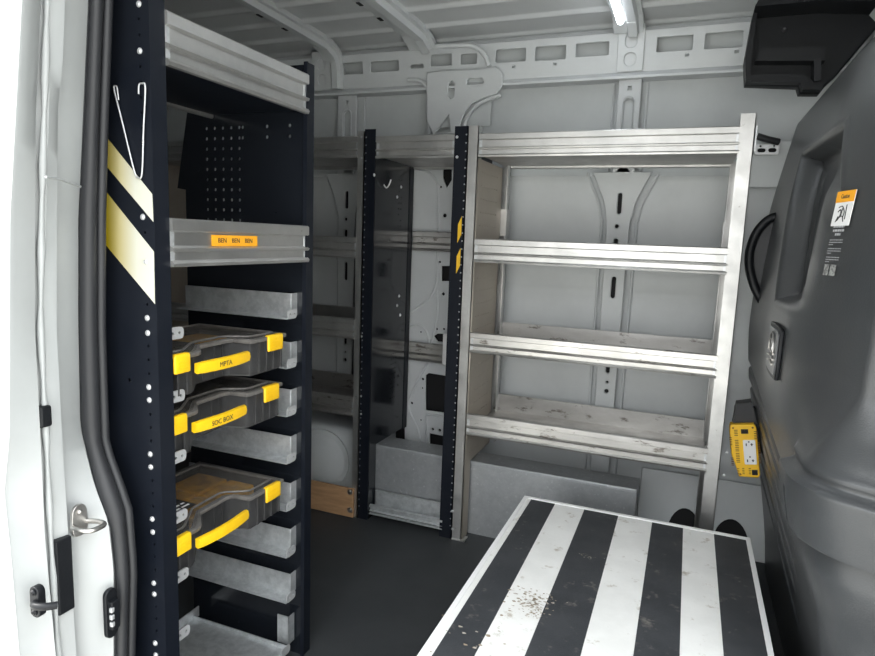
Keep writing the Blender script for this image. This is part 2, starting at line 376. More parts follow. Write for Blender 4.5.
obj('crease', bm, M_greyl, pil, smooth=50)
# lower inner sill with dark arch openings
arch = []
for uc, vc in ((686, 511), (733, 522)):
    c = W(uc, vc, y=2.34); arch.append([(c.x-.062, .02)]+[(c.x+.062*math.sin(t), .02+(c.z-.02)*math.cos(t)**1.0) for t in [math.radians(a) for a in range(-84, 85, 12)]]+[(c.x+.062, .02)])
low = plate('trim_43', rect(-.1, .50, .0, .26, .004), arch, frame((0, 2.34, 0), (1, 0, 0), Vector((0, .08, .26)).normalized()), .006, M_grey, None, bev=.002, kind='structure')
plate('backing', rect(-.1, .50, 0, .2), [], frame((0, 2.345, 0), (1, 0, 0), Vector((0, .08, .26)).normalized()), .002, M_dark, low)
# wheel housing seen under the left far rack
bm = bmesh.new(); box(bm, -1.95, -1.16, 2.14, 2.40, 0, .30, bev=.05, seg=4)
c = Vector((-1.335, 2.138, .165))
cyl(bm, c, (0, -1, 0), .125, .008, 32); cyl(bm, c+Vector((0, -.008, 0)), (0, -1, 0), .105, .004, 32, .095)
obj('trim_44', bm, M_grey, smooth=40, kind='structure')

# ------------------------------------------------------------------ near side body: jamb, skin, header
rows_v = [-60, 0, 60, 120, 220, 330, 440, 470, 493, 525, 560, 600, 656, 720]
def curve1(tab):
    def f(v):
        if v <= tab[0][1]: return tab[0][0]
        for (u0, v0), (u1, v1) in zip(tab, tab[1:]):
            if v <= v1: return u0+(u1-u0)*(v-v0)/(v1-v0)
        return tab[-1][0]
    return f
cE0 = curve1([(27, -60), (25, 0), (13, 220), (12, 440), (7, 493), (14, 560), (22, 656), (28, 720)])
cE1 = curve1([(42, -60), (40, 0), (35, 110), (34, 220), (34, 330), (40, 446), (44, 537), (55, 656), (60, 720)])
cE2 = curve1([(53, -60), (51, 0), (48, 110), (45, 220), (44, 330), (50, 446), (54, 537), (62, 656), (66, 720)])
cE3 = curve1([(64, -60), (62, 0), (60, 60), (55, 110), (54, 220), (54, 330), (60, 446), (66, 537), (74, 656), (80, 720)])
cE4 = curve1([(91, -60), (90, 0), (84, 134), (80, 220), (80, 320), (82, 421), (84, 436), (97, 486), (111, 523), (116, 570), (116, 656), (116, 720)])
cE5 = curve1([(110, -60), (109, 0), (104, 134), (102, 220), (102, 330), (106, 446), (117, 476), (129, 510), (134, 570), (132, 656), (130, 720)])
zrow = [1.62, 1.45, 1.36, 1.24, 1.08, .92, .76, .70, .66, .60, .55, .48, .38, .26, .1, -.1]
def at_z(fc, y, z):
    v = 300.
    for _ in range(12):
        p = W(fc(v), v, y=y); e = p.z-z; v += e*500
        v = max(-60, min(720, v))
    return W(fc(v), v, y=y).x
zr = [1.75 - i*.02 for i in range(95)]
spec = [(cE0, .588, -.006), (cE0, .592, .0), (cE1, .632, .002), (cE1, .640, -.006), (cE2, .652, -.006), (cE2, .656, .002), (cE3, .676, .006), (cE3, .690, .002), (cE4, .735, -.006), (cE4, .75, 0)]
bm = bmesh.new(); R = []
for z in zr:
    row = [bm.verts.new((-2.9, .590, z))]
    for fc, yy, dx in spec:
        x = at_z(fc, yy, z)+dx
        row.append(bm.verts.new((x, yy, z)))
    xe = at_z(cE5, .76, z); row += [bm.verts.new((xe-.03, .77, z)), bm.verts.new((-2.9, .77, z))]
    R.append(row)
for i in range(len(R)-1):
    for k in range(len(R[0])): bm.faces.new((R[i][k], R[i][(k+1) % len(R[0])], R[i+1][(k+1) % len(R[0])], R[i+1][k]))
bm.faces.new(R[0]); bm.faces.new(R[-1])
jamb = obj('wall_near', bm, M_white, smooth=40, kind='structure')
# spot-welded seam in the channel and a horizontal body seam
bm = bmesh.new()
seam = [Vector((at_z(cE2, .648, z)-.005, .646, z)) for z in [1.6-i*.04 for i in range(32)]]
tube(bm, seam, [.0045+.0015*math.sin(i*1.9) for i in range(len(seam))], 7)
pz = W(60, 178, y=.64).z; xa = at_z(cE2, .63, pz); tube(bm, [(xa+.006, .625, pz), (at_z(cE3, .66, pz)+.010, .66, pz), (at_z(cE4, .73, pz)-.003, .73, pz-.004)], .002, 6)
obj('seam', bm, M_white, jamb, smooth=60)
# header above the side door and closing wall ahead of it
mbox('wall_header', (-.99, 1.3, .60, .77, 1.66, 1.93), M_white, bev=.01, kind='structure')
mbox('wall_header_rear', (-2.9, -.99, .60, .77, 1.70, 1.93), M_white, kind='structure')
mbox('wall_front_pillar', (.74, 1.3, .60, .77, -.1, 1.70), M_white, bev=.01, kind='structure')

# rubber door seal
bm = bmesh.new()
path = []
for z in [1.70-i*.03 for i in range(58)]:
    a = at_z(cE4, .75, z); b = at_z(cE5, .765, z); path.append(((a+b)/2, a, b, z))
tube(bm, [((m-.0), .752, z) for m, a, b, z in path], [max(.010, (b-a)*.42) for m, a, b, z in path], 12)
tube(bm, [(b-.008, .770, z) for m, a, b, z in path], .0075, 10)
tube(bm, [(a+.004, .742, z) for m, a, b, z in path], .005, 8)
tag(obj('door_seal', bm, M_rub, smooth=60), 'black rubber weather seal curving down the edge of the side door opening', 'door seal')

# striker, contact, catch on the jamb
t = thing('door_striker', 'bare steel door striker loop bolted to the white door jamb', 'door striker', W(80, 540, y=.69))
P = W(80, 524, y=.69); xj = at_z(cE3, .67, P.z)+.006
fr = frame((xj, .69, P.z), (0, 1, 0), (0, 0, 1))
plate('base_plate', cpoly([(-.010, -.018), (.010, -.018), (.014, 0), (.012, .026), (0, .034), (-.012, .026), (-.014, 0)], 4), [], fr, .006, M_steel, t, bev=.001)
bm = bmesh.new(); zz = P.z
tube(bm, smooth_path([(xj, .678, zz), (xj+.022, .672, zz+.002), (xj+.040, .676, zz+.002), (xj+.044, .690, zz+.002), (xj+.040, .704, zz+.002), (xj+.022, .706, zz+.002), (xj, .702, zz)], 5), .0042, 8)
obj('striker_loop', bm, M_steel, t, smooth=60)
bolt((xj+.003, .69, P.z+.021), (1, 0, 0), .0045, t, M_steel); bolt((xj+.003, .69, P.z-.010), (1, 0, 0), .0045, t, M_steel)

P = W(106, 605, y=.735); xj = at_z(cE4, .735, P.z)+.002
t = thing('electrical_contact', 'oval black contact block with three metal pins beside the door seal', 'door contact', (xj, .72, P.z-.04))
fr = frame((xj, .722, P.z), (0, 1, 0), (0, 0, 1))
plate('base_plate', rect(-.012, .012, -.045, .045, .0115, 6), [], fr, .008, M_plasb, t, bev=.002)
mbox('body', (xj+.002, xj+.014, .714, .730, P.z-.026, P.z+.026), M_plasb, t, bev=.002)
for k in (-1, 0, 1): mbox('pin', (xj+.010, xj+.016, .711, .717, P.z+k*.013-.004, P.z+k*.013+.004), M_zinc, t, bev=.0008)

P = W(57, 570, y=.655); xj = at_z(cE2, .655, P.z)+.004
pz0, pz1 = W(57, 612, y=.655).z, W(57, 540, y=.655).z
t = tag(mbox('jamb_pad', (xj-.02, xj+.008, .648, .676, pz0, pz1), M_plasb, bev=.002), 'flat black rectangular pad stuck on the jamb behind the catch', 'pad')
P = W(38, 600, y=.603)
t = thing('door_catch', 'small black two-screw catch with protruding arm low on the door jamb edge', 'catch', (P.x, .603, P.z-.02))
plate('base_plate', rect(P.x-.010, P.x+.010, P.z-.026, P.z+.024, .009, 5), [], FY(.603), .012, M_plasb, t, bev=.0015)
bm = bmesh.new(); tube(bm, smooth_path([(P.x, .598, P.z-.002), (P.x+.012, .590, P.z+.001), (P.x+.028, .593, P.z+.002), (P.x+.038, .606, P.z)], 4), .006, 8)
obj('arm', bm, M_plasb, t, smooth=50)
for s in (-1, 1): bolt((P.x, .5965, P.z+s*.016), (0, -1, 0), .0045, t, M_plasb, 'screw')
P = W(41, 417, y=.64)
t = tag(mbox('rubber_buffer', (P.x-.006, P.x+.010, .632, .652, P.z-.016, P.z+.018), M_plasb, bev=.004), 'small black rubber buffer in the jamb recess above the striker', 'buffer')

# ================================================================== RACK PARTS
LIP = [(0, 0), (-.004, .001), (-.005, .006), (-.003, .010), (.000, .011), (.000, .024), (-.004, .026), (-.005, .030), (-.001, .033), (.0005, .034), (.0005, .055), (-.004, .058), (-.004, .074), (-.002, .077), (.005, .077), (.005, .060), (.004, .003)]
def lip_bm(bm, T, a0, a1, d, z, h=.077, flip=1):
    pts = [(d+flip*p*(1.8 if p < 0 else 1), z+q*h/.077) for p, q in LIP]
    A = [bm.verts.new(T(a0, p, q)) for p, q in pts]; B = [bm.verts.new(T(a1, p, q)) for p, q in pts]; n = len(pts)
    for i in range(n): bm.faces.new((A[i], A[(i+1) % n], B[(i+1) % n], B[i]))
    bm.faces.new(A); bm.faces.new(B)
def tbox(bm, T, a0, a1, d0, d1, z0, z1, bev=0):
    p = T(a0, d0, z0); q = T(a1, d1, z1); box(bm, p[0], q[0], p[1], q[1], p[2], q[2], bev)
def shelf(parent, T, a0, a1, z, depth, mlip, mpan, h=.077, backlip=True, panz=.012, label=None):
    bm = bmesh.new(); tbox(bm, T, a0, a1, .004, depth, z+panz-.003, z+panz)
    # stiffening beads of the tray
    n = max(3, int((a1-a0)/.016))
    s = obj('shelf', bm, mpan, parent, label=label)
    bm = bmesh.new(); lip_bm(bm, T, a0, a1, 0, z, h); obj('front_lip', bm, mlip, s)
    if backlip:
        bm = bmesh.new(); lip_bm(bm, T, a0, a1, depth, z, h, -1); obj('back_lip', bm, mlip, s)
    for aa in (a0, a1-.010):
        bm = bmesh.new(); tbox(bm, T, aa, aa+.010, -.001, .004, z+.010, z+h-.006); obj('end_plate', bm, M_galv, s)
    return s
TF = lambda a, d, z: (a, 2.03+d, z)
TN = lambda a, d, z: (-.84-d, a, z)
def lpost(parent, T, a0, a1, z0, z1, m, side, w=.035, th=.0025, name='post', label=None):
    """angle section: front flange a0..a1 and a web running back from the edge 'side'"""
    bm = bmesh.new(); tbox(bm, T, a0, a1, -.006, -.006+th, z0, z1, )
    aw = a0 if side < 0 else a1-th
    tbox(bm, T, aw, aw+th, -.006, w, z0, z1)
    return obj(name, bm, m, parent, label=label)

# ------------------------------------------------------------------ near rack (beside the door opening)
near = thing('shelving_rack', 'tall black rack with diagonal striped end panel beside the side door opening', 'shelving rack', (-.98, 1.05, 0))
YP = .812
bolts_px = [(139, 4), (140, 51), (143, 217), (146, 262), (147.5, 318), (148, 333), (149, 387), (149.5, 400), (150.5, 454), (151, 467), (152.5, 519), (153, 532), (154, 583), (154.5, 594), (155.5, 643), (156, 655)]
holes = []
zz = 1.44
k = 0
occ = [W(u, v, y=YP) for u, v in bolts_px]
while zz > .03:
    x = -.862
    if all(abs(zz-b.z) > .014 for b in occ): holes.append(circ(x, zz, .003, 8))
    zz -= .0245
holes.append(circ(W(130, 380, y=YP).x, W(130, 380, y=YP).z, .004, 8))
ep = plate('end_panel', rect(-1.13, -.842, 0, 1.47), holes, FY(YP), .003, M_black, near)
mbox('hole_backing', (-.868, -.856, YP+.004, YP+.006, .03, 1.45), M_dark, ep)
# diagonal stripes
def band(pts, m):
    return plate('stripe', [w2(u, v, YP-.003) for u, v in pts], [], FY(YP-.0028), .0008, m, ep)
def grad_strip(u0, v0a, v0b, u1, v1a, v1b):
    """reflective tape: yellow length then white length"""
    f = .42
    um = u0+(u1-u0)*f; va = v0a+(v1a-v0a)*f; vb = v0b+(v1b-v0b)*f
    band([(u0, v0a), (um, va), (um, vb), (u0, v0b)], M_stripey); band([(um, va), (u1, v1a), (u1, v1b), (um, vb)], M_stripew)
M_fade = bpy.data.materials.new('faded_reflective_tape'); M_fade.use_nodes = True
n = M_fade.node_tree.nodes; l = M_fade.node_tree.links; b = n['Principled BSDF']; tcn = n.new('ShaderNodeTexCoord'); sx = n.new('ShaderNodeSeparateXYZ'); mr = n.new('ShaderNodeMapRange'); mx = n.new('ShaderNodeMix'); mx.data_type = 'RGBA'
l.new(tcn.outputs['Object'], sx.inputs[0]); l.new(sx.outputs['X'], mr.inputs[0]); mr.inputs['From Min'].default_value = .030; mr.inputs['From Max'].default_value = .100
mx.inputs[6].default_value = (.46, .34, .0, 1); mx.inputs[7].default_value = (.56, .56, .48, 1); l.new(mr.outputs[0], mx.inputs[0]); l.new(mx.outputs[2], b.inputs['Base Color']); b.inputs['Roughness'].default_value = .6; b.inputs['Specular IOR Level'].default_value = .0
band([(100, 129), (152.3, 194.5), (153.5, 222), (100, 158.5)], M_fade); band([(100, 184), (154, 252), (155, 304), (100, 238)], M_fade)
for (u, v) in bolts_px: bolt(W(u, v, y=YP-.002), (0, -1, 0), .0042, near)
# front near post (flange faces +X) and far post
bm = bmesh.new(); box(bm, -.842, -.839, YP-.003, .842, 0, 1.47); obj('post', bm, M_black, near)
bm = bmesh.new(); box(bm, -.846, -.838, 1.258, 1.288, 0, 1.465, bev=.0015); box(bm, -.872, -.843, 1.284, 1.288, 0, 1.465)
box(bm, -.846, -.836, 1.255, 1.259, 0, 1.465); obj('post', bm, M_black, near)
# right hand side panel, perforated
hs = []
for r in range(10):
    z = 1.328-.0245*r
    for i, x in enumerate((-1.131, -1.106, -1.081, -1.056, -1.032)):
        hs.append(circ(x, z, .0042, 8))
    if r < 2:
        hs += [circ(-1.022, z, .0042, 8), circ(-.951, z, .0045, 8), circ(-.887, z, .0045, 8)]
plate('side_panel', [(-1.20, 0), (-.846, 0), (-.846, 1.46), (-1.17, 1.46), (-1.193, 1.358), (-1.227, 1.184), (-1.20, 1.18)], hs, FY(1.262), .003, M_blackg, near)
shelf(near, TN, .842, 1.258, 1.350, .27, M_alu, M_black, h=.088)
s = shelf(near, TN, .842, 1.262, 1.014, .27, M_alu, M_aluin, h=.085)
# label strip
a = W(212.5, 240.5, x=-.8365); b_ = W(258, 241, x=-.8365)
fr = frame((-.8385, (a.y+b_.y)/2, a.z), (0, 1, 0), (0, 0, 1))
lab = plate('label_strip', rect(-(b_.y-a.y)/2, (b_.y-a.y)/2, -.0105, .0105), [], fr, .001, M_ora, near, label='orange label tape lettered BEN BEN BEN')
text('BEN    BEN    BEN', .0125, frame((-.8374, (a.y+b_.y)/2, a.z), (0, 1, 0), (0, 0, 1)), M_ink, lab, squeeze=1.05)
# rails
RZ = [.885, .768, .652, .535, .415, .295, .175]
def rail(zk, Y, s):
    """s=+1: rail on the far side panel (ledge points to -Y)"""
    bm = bmesh.new()
    box(bm, -1.185, -.866, Y-.0012, Y+.0012, zk, zk+.055)
    box(bm, -1.185, -.852, Y, Y-s*.036, zk-.0024, zk)
    box(bm, -.8665, -.864, Y, Y+s*.024, zk+.002, zk+.055)
    r = obj('case_rail', bm, M_galv, near)
    bm = bmesh.new()
    fr = frame((-.851, Y-s*.018, zk-.002), (0, 1, 0), (0, 0, 1))
    tb = plate('stop_tab', rect(-.018, .018, 0, .022, .008, 4)[:], [circ(-.008, .011, .003, 8), circ(.008, .011, .003, 8)], fr, .003, M_zinc, r)
for i, zk in enumerate(RZ):
    rail(zk, 1.238, 1); rail(zk, .8445, -1)
# bottom tray
bm = bmesh.new(); box(bm, -1.16, -.852, .846, 1.215, .038, .041); box(bm, -1.162, -1.159, .846, 1.236, .038, .066); box(bm, -1.16, -.852, 1.213, 1.216, .038, .05)
box(bm, -.90, -.866, 1.232, 1.235, .04, .115); box(bm, -.868, -.865, 1.232, 1.256, .04, .115); box(bm, -1.11, -1.06, .93, 1.01, .041, .044)
tr = obj('bottom_tray', bm, M_galv, near)
for yy in (.864, 1.198):
    plate('stop_tab', rect(-.018, .018, 0, .022, .008, 4), [circ(-.008, .011, .003, 8), circ(.008, .011, .003, 8)], frame((-.851, yy, .038), (0, 1, 0), (0, 0, 1)), .003, M_zinc, tr)
bm = bmesh.new(); lip_bm(bm, TN, .845, 1.0, .345, .085, .07, -1); obj('back_lip', bm, M_alu, near)
bm = bmesh.new(); box(bm, -1.178, -1.168, .99, 1.07, .05, .16); obj('corner_bracket', bm, M_galv, near)
bolt((-1.168, 1.02, .13), (1, 0, 0), .007, near)
# V shaped wire clip hanging on the end panel
bm = bmesh.new()
pts = [W(u, v, y=YP-.006) for u, v in ((118.5, 100), (117, 88), (115.3, 86), (114.3, 90), (123, 125), (134, 170), (138, 177.5), (142, 173), (143.5, 130), (145.3, 88), (142, 83.5), (139, 85), (138.6, 94)  )]
tube(bm, smooth_path(pts, 5), .0014, 7)
tag(obj('wire_clip', bm, M_zinc, smooth=60), 'V shaped silver wire clip hanging on the black striped end panel', 'wire clip')

# ------------------------------------------------------------------ organiser cases on the rails
CX0, CX1, CY0, CY1 = -.845, -1.10, .853, 1.190
def case_outline(ins=0.):
    yb = 1.066; ya = .925
    return [(CX0-ins, CY1-ins), (CX1+ins, CY1-ins), (CX1+ins, CY0+ins), (CX0-ins, CY0+ins), (CX0-ins, ya-.012-ins), (CX0-.006-ins, ya-ins), (CX0-.046-ins, ya+.040), (CX0-.050-ins, yb-.016), (CX0-.044-ins, yb-.004), (CX0-.004-ins, yb+ins), (CX0-ins, yb+.006+ins)]
def zbev(name, ol, z0, z1, m, parent, bev):
    return plate(name, ol, [], frame((0, 0, (z0+z1)/2), (1, 0, 0), (0, 1, 0)), z1-z0, m, parent, bev=bev)
def make_case(z, label, bins, caption):
    t = thing('organiser_case', label, 'tool case', (-.95, 1.02, z), 'black organiser cases on the rack rails')
    bd = plate('body', case_outline(.010), [[(x, y) for x, y in case_outline(.0145)]], frame((0, 0, z+.038), (1, 0, 0), (0, 1, 0)), .072, M_case, t, bev=.0015)
    zbev('floor_pan', case_outline(.012), z, z+.004, M_case, bd, 0)
    bm = bmesh.new()
    for yy in (CY1-.012, CY1-.040, CY1-.064, CY1-.090, CY0+.012, CY0+.035): box(bm, CX0-.012, CX0-.004, yy-.0025, yy+.0025, z+.004, z+.072, bev=.001)
    for yy in (.985, 1.02, 1.045): box(bm, CX0-.062, CX0-.056, yy-.0025, yy+.0025, z+.004, z+.072, bev=.001)
    obj('rib', bm, M_case, bd, kind='stuff')
    rim = plate('rim', case_outline(0), [case_outline(.012)], frame((0, 0, z+.077), (1, 0, 0), (0, 1, 0)), .009, M_lid2, t, bev=.002)
    zbev('lid', case_outline(.006), z+.079, z+.083, M_lid, t, .0012)
    bm = bmesh.new()
    tube(bm, [(x, y, z+.084) for x, y in case_outline(.022)], .0025, 6, closed=True)
    obj('lid_bead', bm, M_lid2, t, smooth=60)
    for x0, x1, y0, y1, m in bins:
        bb = mbox('bin', (x0, x1, y0, y1, z+.01, z+.062), m, t, bev=.004)
    # latches
    for y0, y1 in ((CY0-.006, CY0+.034), (CY1-.072, CY1-.018)):
        bm = bmesh.new(); box(bm, CX0-.001, CX0+.006, y0, y1, z+.048, z+.083, bev=.004, seg=3); box(bm, CX0-.006, CX0+.005, y0+.002, y1-.002, z+.078, z+.0845, bev=.002)
        for k in range(3): box(bm, CX0+.005, CX0+.0068, y0+.008, y1-.008, z+.057+k*.006, z+.059+k*.006)
        obj('latch', bm, M_yel, t, smooth=35)
    # bowed handle
    ya, yb = .905, 1.052
    bm = bmesh.new(); R = []; n = 18
    for i in range(n+1):
        f = i/n; yy = ya+(yb-ya)*f; bx = CX0+.002+.007*math.sin(math.pi*f); hz = .0125*(1-.12*abs(2*f-1)**6)
        R.append([bm.verts.new((bx+dx, yy, z+.050+dz*hz/.0125)) for dx, dz in ((.005, -.010), (.007, 0), (.005, .010), (0, .0125), (-.006, .010), (-.006, -.010), (0, -.0125))])
    for i in range(n):
        for k in range(7): bm.faces.new((R[i][k], R[i][(k+1) % 7], R[i+1][(k+1) % 7], R[i+1][k]))
    bm.faces.new(R[0]); bm.faces.new(R[-1])
    hd = obj('handle', bm, M_yel, t, smooth=50)
    if caption:
        me = text(caption, .014, frame((CX0+.0165, (ya+yb)/2-.010, z+.050), (0, 1, 0), (0, 0, 1)), M_ink, hd, name='handwriting')
    return t
M_lid2 = mat('smoked_rim', (.10, .095, .09), .3, col2=(.16, .15, .14), scale=40)
M_binb = mat('black_bin', (.02, .02, .02), .5); M_bino = mat('orange_bin', (.85, .42, .02), .5)
def grid_bins(cols):
    out = []
    for i, (x0, x1) in enumerate(((-1.085, -.995), (-.985, -.915))):
        for j, (y0, y1) in enumerate(((.87, .96), (.965, 1.065), (1.07, 1.17))): out.append((x0, x1, y0, y1, cols[i*3+j]))
    return out
c1 = make_case(.772, 'black organiser case with MPTA written on yellow handle, topmost of three', grid_bins([M_binb, M_binb, M_bino, M_binb, M_binb, M_binb]), 'MPTA')
c2 = make_case(.655, 'black organiser case directly below the topmost one, with smudged writing on handle', grid_bins([M_binb]*6), 'SOC BOX')
c3 = make_case(.420, 'lowest organiser case with orange bins and black label on its clear lid', grid_bins([M_binb, M_bino, M_bino, M_binb, M_bino, M_bino]), None)
c2.location.x -= .010; c3.location.x -= .006
ls = plate('lid_label', [(-1.06, .875), (-.925, .875), (-.925, .985), (-1.06, .985)], [], frame((0, 0, .420+.0845), (1, 0, 0), (0, 1, 0)), .0006, M_ink, c3)
bm = bmesh.new(); 
for i in range(9):
    x = -1.05+i*.0135; y = .88
    while y < .970:
        q = random.uniform(.008, .03); box(bm, x, x+.005, y, min(y+q, .978), .5050, .5054); y += q+.005
obj('print', bm, M_wht, ls)

# ------------------------------------------------------------------ far racks
# A: left, partly hidden
A = thing('shelving_rack', 'narrow rear rack left of the black perforated posts, with plywood kick board', 'shelving rack', (-1.65, 2.2, 0))
for z, ml in ((1.356, M_alu), (.998, M_alu), (.697, M_alu), (.400, M_alud)):
    shelf(A, TF, -2.20, -1.134, z, .33, ml, M_aluin)
lpost(A, TF, -1.134, -1.109, 0, 1.45, M_alu, 1)
lpost(A, TF, -2.225, -2.195, 0, 1.45, M_alu, -1)
hs = [circ(.03+.03*i, .06+.05*j, .004, 6) for i in (0, 1, 9) for j in range(27)]
plate('side_panel', rect(0, .33, 0, 1.42), hs, frame((-2.195, 2.03, 0), (0, 1, 0), (0, 0, 1)), .003, M_perf, A)
bm = bmesh.new(); box(bm, -1.62, -1.120, 2.010, 2.022, .003, .118, bev=.001)
kb = obj('kick_board', bm, M_wood, A, label='plywood board bolted across the foot')
for v in (492, 510):
    p = W(350, v, y=2.01); bolt((p.x, 2.01, p.z), (0, -1, 0), .009, kb, M_steel)
# B: middle
B = thing('shelving_rack', 'middle far rack with glossy black side panel, open below one top shelf', 'shelving rack', (-.9, 2.2, 0))
lpost(B, TF, -1.106, -1.064, 0, 1.455, M_black, -1, w=.03)
bm = bmesh.new()
for k in range(52):
    z = .05+k*.027; cyl(bm, (-1.101, 2.0235, z), (0, -1, 0), .0028, .0006, 6)
obj('slot_hole', bm, M_galvd, B, kind='stuff')
rp = lpost(B, TF, -.766, -.720, 0, 1.455, M_black, 1, w=.03)
bm = bmesh.new()
for k in range(52):
    z = .05+k*.027; cyl(bm, (-.724, 2.0235, z), (0, -1, 0), .0028, .0006, 6)
obj('slot_hole', bm, M_galvd, B, kind='stuff')
def fstripe(v0, v1):
    za = W(461, v0, y=2.02).z; zb = W(461, v1, y=2.02).z
    plate('stripe', [(-.741, za-.028), (-.728, za), (-.728, zb+.028), (-.741, zb)], [], FY(2.0232), .0008, M_stripeo, rp)
fstripe(216, 243); fstripe(248, 274)
shelf(B, TF, -1.062, -.766, 1.353, .33, M_alu, M_aluin)
hs = [circ(2.05+.02*i-2.03, 1.30-.022*j, .0035, 6) for i in (9, 10) for j in range(9) if (i+j) % 4] + [circ(.17+.018*i, .62-.02*j, .003, 6) for i in range(3) for j in range(10)]
sp_ = plate('side_panel', [(0, 0), (.055, 0), (.055, .285), (.33, .285), (.33, 1.43), (0, 1.43)], hs, frame((-1.066, 2.03, 0), (0, 1, 0), (0, 0, 1)), .003, M_blackg, B)
bm = bmesh.new(); box(bm, -1.095, -1.062, 2.325, 2.36, 0.28, 1.36); obj('post', bm, M_black, B)
plate('side_panel', [(0, 0), (.055, 0), (.055, .285), (.33, .285), (.33, 1.40), (0, 1.40)], [], frame((-.736, 2.03, 0), (0, 1, 0), (0, 0, 1)), .003, M_black, B)
for v, u in ((187, 401), (197, 397), (175, 374), (296, 399), (305.5, 397), (315, 400)):
    p = W(u, v, x=-1.064); bolt(p, (1, 0, 0), .005, B)
for z in (1.03, .573):
    bm = bmesh.new(); lip_bm(bm, TF, -1.058, -.745, .33, z, .078); obj('rear_rail', bm, M_alud, B)
mbox('rail_clip', (-.905, -.875, 2.345, 2.352, .57, .70), M_wht, B, bev=.004)
bm = bmesh.new(); tbox(bm, TF, -1.056, -.756, 0, .06, .030, .033); lip_bm(bm, TF, -1.056, -.756, 0, .026, .038); tbox(bm, TF, -1.056, -.756, .048, .051, .03, .105); tbox(bm, TF, -1.056, -.756, .040, .051, .102, .105)
obj('floor_channel', bm, M_galv, B)
for v in (137, 157): bolt(W(457, v, y=2.022), (0, -1, 0), .004, B)
for v in (511, 529): bolt(W(452.5, v, y=2.022), (0, -1, 0), .004, B)
for u, v in ((361.5, 137), (361.5, 158), (361.5, 336.5), (361, 396), (361, 414)): bolt(W(u, v, y=2.022), (0, -1, 0), .0035, B)
# hook and clip in the middle rack
bm = bmesh.new(); pts = [W(u, v, y=2.10)+Vector((0, 0, -.004)) for u, v in ((381, 167), (380, 171), (382, 180), (386, 186.5), (389, 184), (391, 178.5))]
tube(bm, smooth_path(pts, 5), .0026, 7)
tag(obj('wire_hook', bm, M_zinc, smooth=60), 'bent silver wire hook hanging under the top shelf of the middle rack', 'hook')
# C: right
Cc = thing('shelving_rack', 'widest aluminium rack with four scratched shelves right of the striped post', 'shelving rack', (-.29, 2.2, 0))
for z, ml, hh in ((1.353, M_alu, .077), (1.006, M_alu, .080), (.694, M_alud, .072), (.399, M_alud, .078)):
    shelf(Cc, TF, -.680, .104, z, .33, ml, M_aluin, h=hh)
lpost(Cc, TF, -.716, -.682, 0, 1.455, M_alu, 1)
lpost(Cc, TF, .100, .140, 0, 1.463, M_alu, 1)
hs = [circ(.04+.03*i, .32+.045*j, .003, 6) for i in range(7) for j in range(23)]
plate('side_panel', [(0, 0), (.055, 0), (.055, .285), (.285, .285), (.285, 1.35), (0, 1.35)], hs, frame((-.680, 2.03, 0), (0, 1, 0), (0, 0, 1)), .003, M_perf, Cc)
for x0, x1 in ((-.692, -.660), (.098, .136)):
    bm = bmesh.new(); zl = .0 if x0 > 0 else .285; box(bm, x0, x1, 2.356, 2.360, zl, 1.37); box(bm, x0 if x0 > 0 else x1-.003, x0+.003 if x0 > 0 else x1, 2.325, 2.36, zl, 1.37)
    obj('post', bm, M_alu, Cc)
mbox('post_sleeve', (-.695, -.655, 2.318, 2.366, 1.10, 1.20), M_alu, Cc); mbox('post_sleeve', (.094, .118, 2.322, 2.366, 1.0, 1.17), M_alu, Cc)
mbox('foot', (-.716, -.667, 2.02, 2.06, 0, .004), M_alu, Cc)
for u, v in ((729, 452.5), (726, 475)): bolt(W(u-2, v, y=2.024), (0, -1, 0), .0035, Cc)
mbox('bracket', (.142, .146, 2.03, 2.2, 1.36, 1.43), M_galv, Cc)
# galvanised covers
def cover(label, x0, x1):
    bm = bmesh.new(); prism(bm, [(0, 2.098, 0), (0, 2.098, .272), (0, 2.102, .277), (0, 2.213, .277), (0, 2.213, 0)], (x0, 0, 0), (x1, 0, 0))
    c = thing('wheel_arch_box', label, 'metal box', ((x0+x1)/2, 2.2, 0))
    obj('body', bm, M_galvd, c, smooth=None)
    bm = bmesh.new(); box(bm, x0, x1, 2.096, 2.0985, .262, .268); box(bm, x1-.004, x1+.001, 2.0965, 2.213, 0, .278); obj('seam', bm, M_galvd, c)
    return c
cover('long low galvanised sheet box on the floor behind the far rack posts', -1.098, -.098)

# ------------------------------------------------------------------ striped platform
ZT = .28
tb = thing('loading_platform', 'low platform topped with black and white stripes in the foreground', 'platform', (-.1, 1.3, 0))
c = [W(u, v, z=ZT) for u, v in ((525, 495), (750, 540))]
XL, XR, YF = c[0].x+.001, c[1].x+.001, (c[0].y+c[1].y)/2
YN = .62
bm = bmesh.new(); box(bm, XL, XR, YN, YF, ZT-.018, ZT, bev=.002); obj('top_board', bm, M_tblw, tb)
bm = bmesh.new(); box(bm, XL+.03, XR-.02, YN+.03, YF-.03, 0, ZT-.018); obj('base', bm, M_plasb, tb)
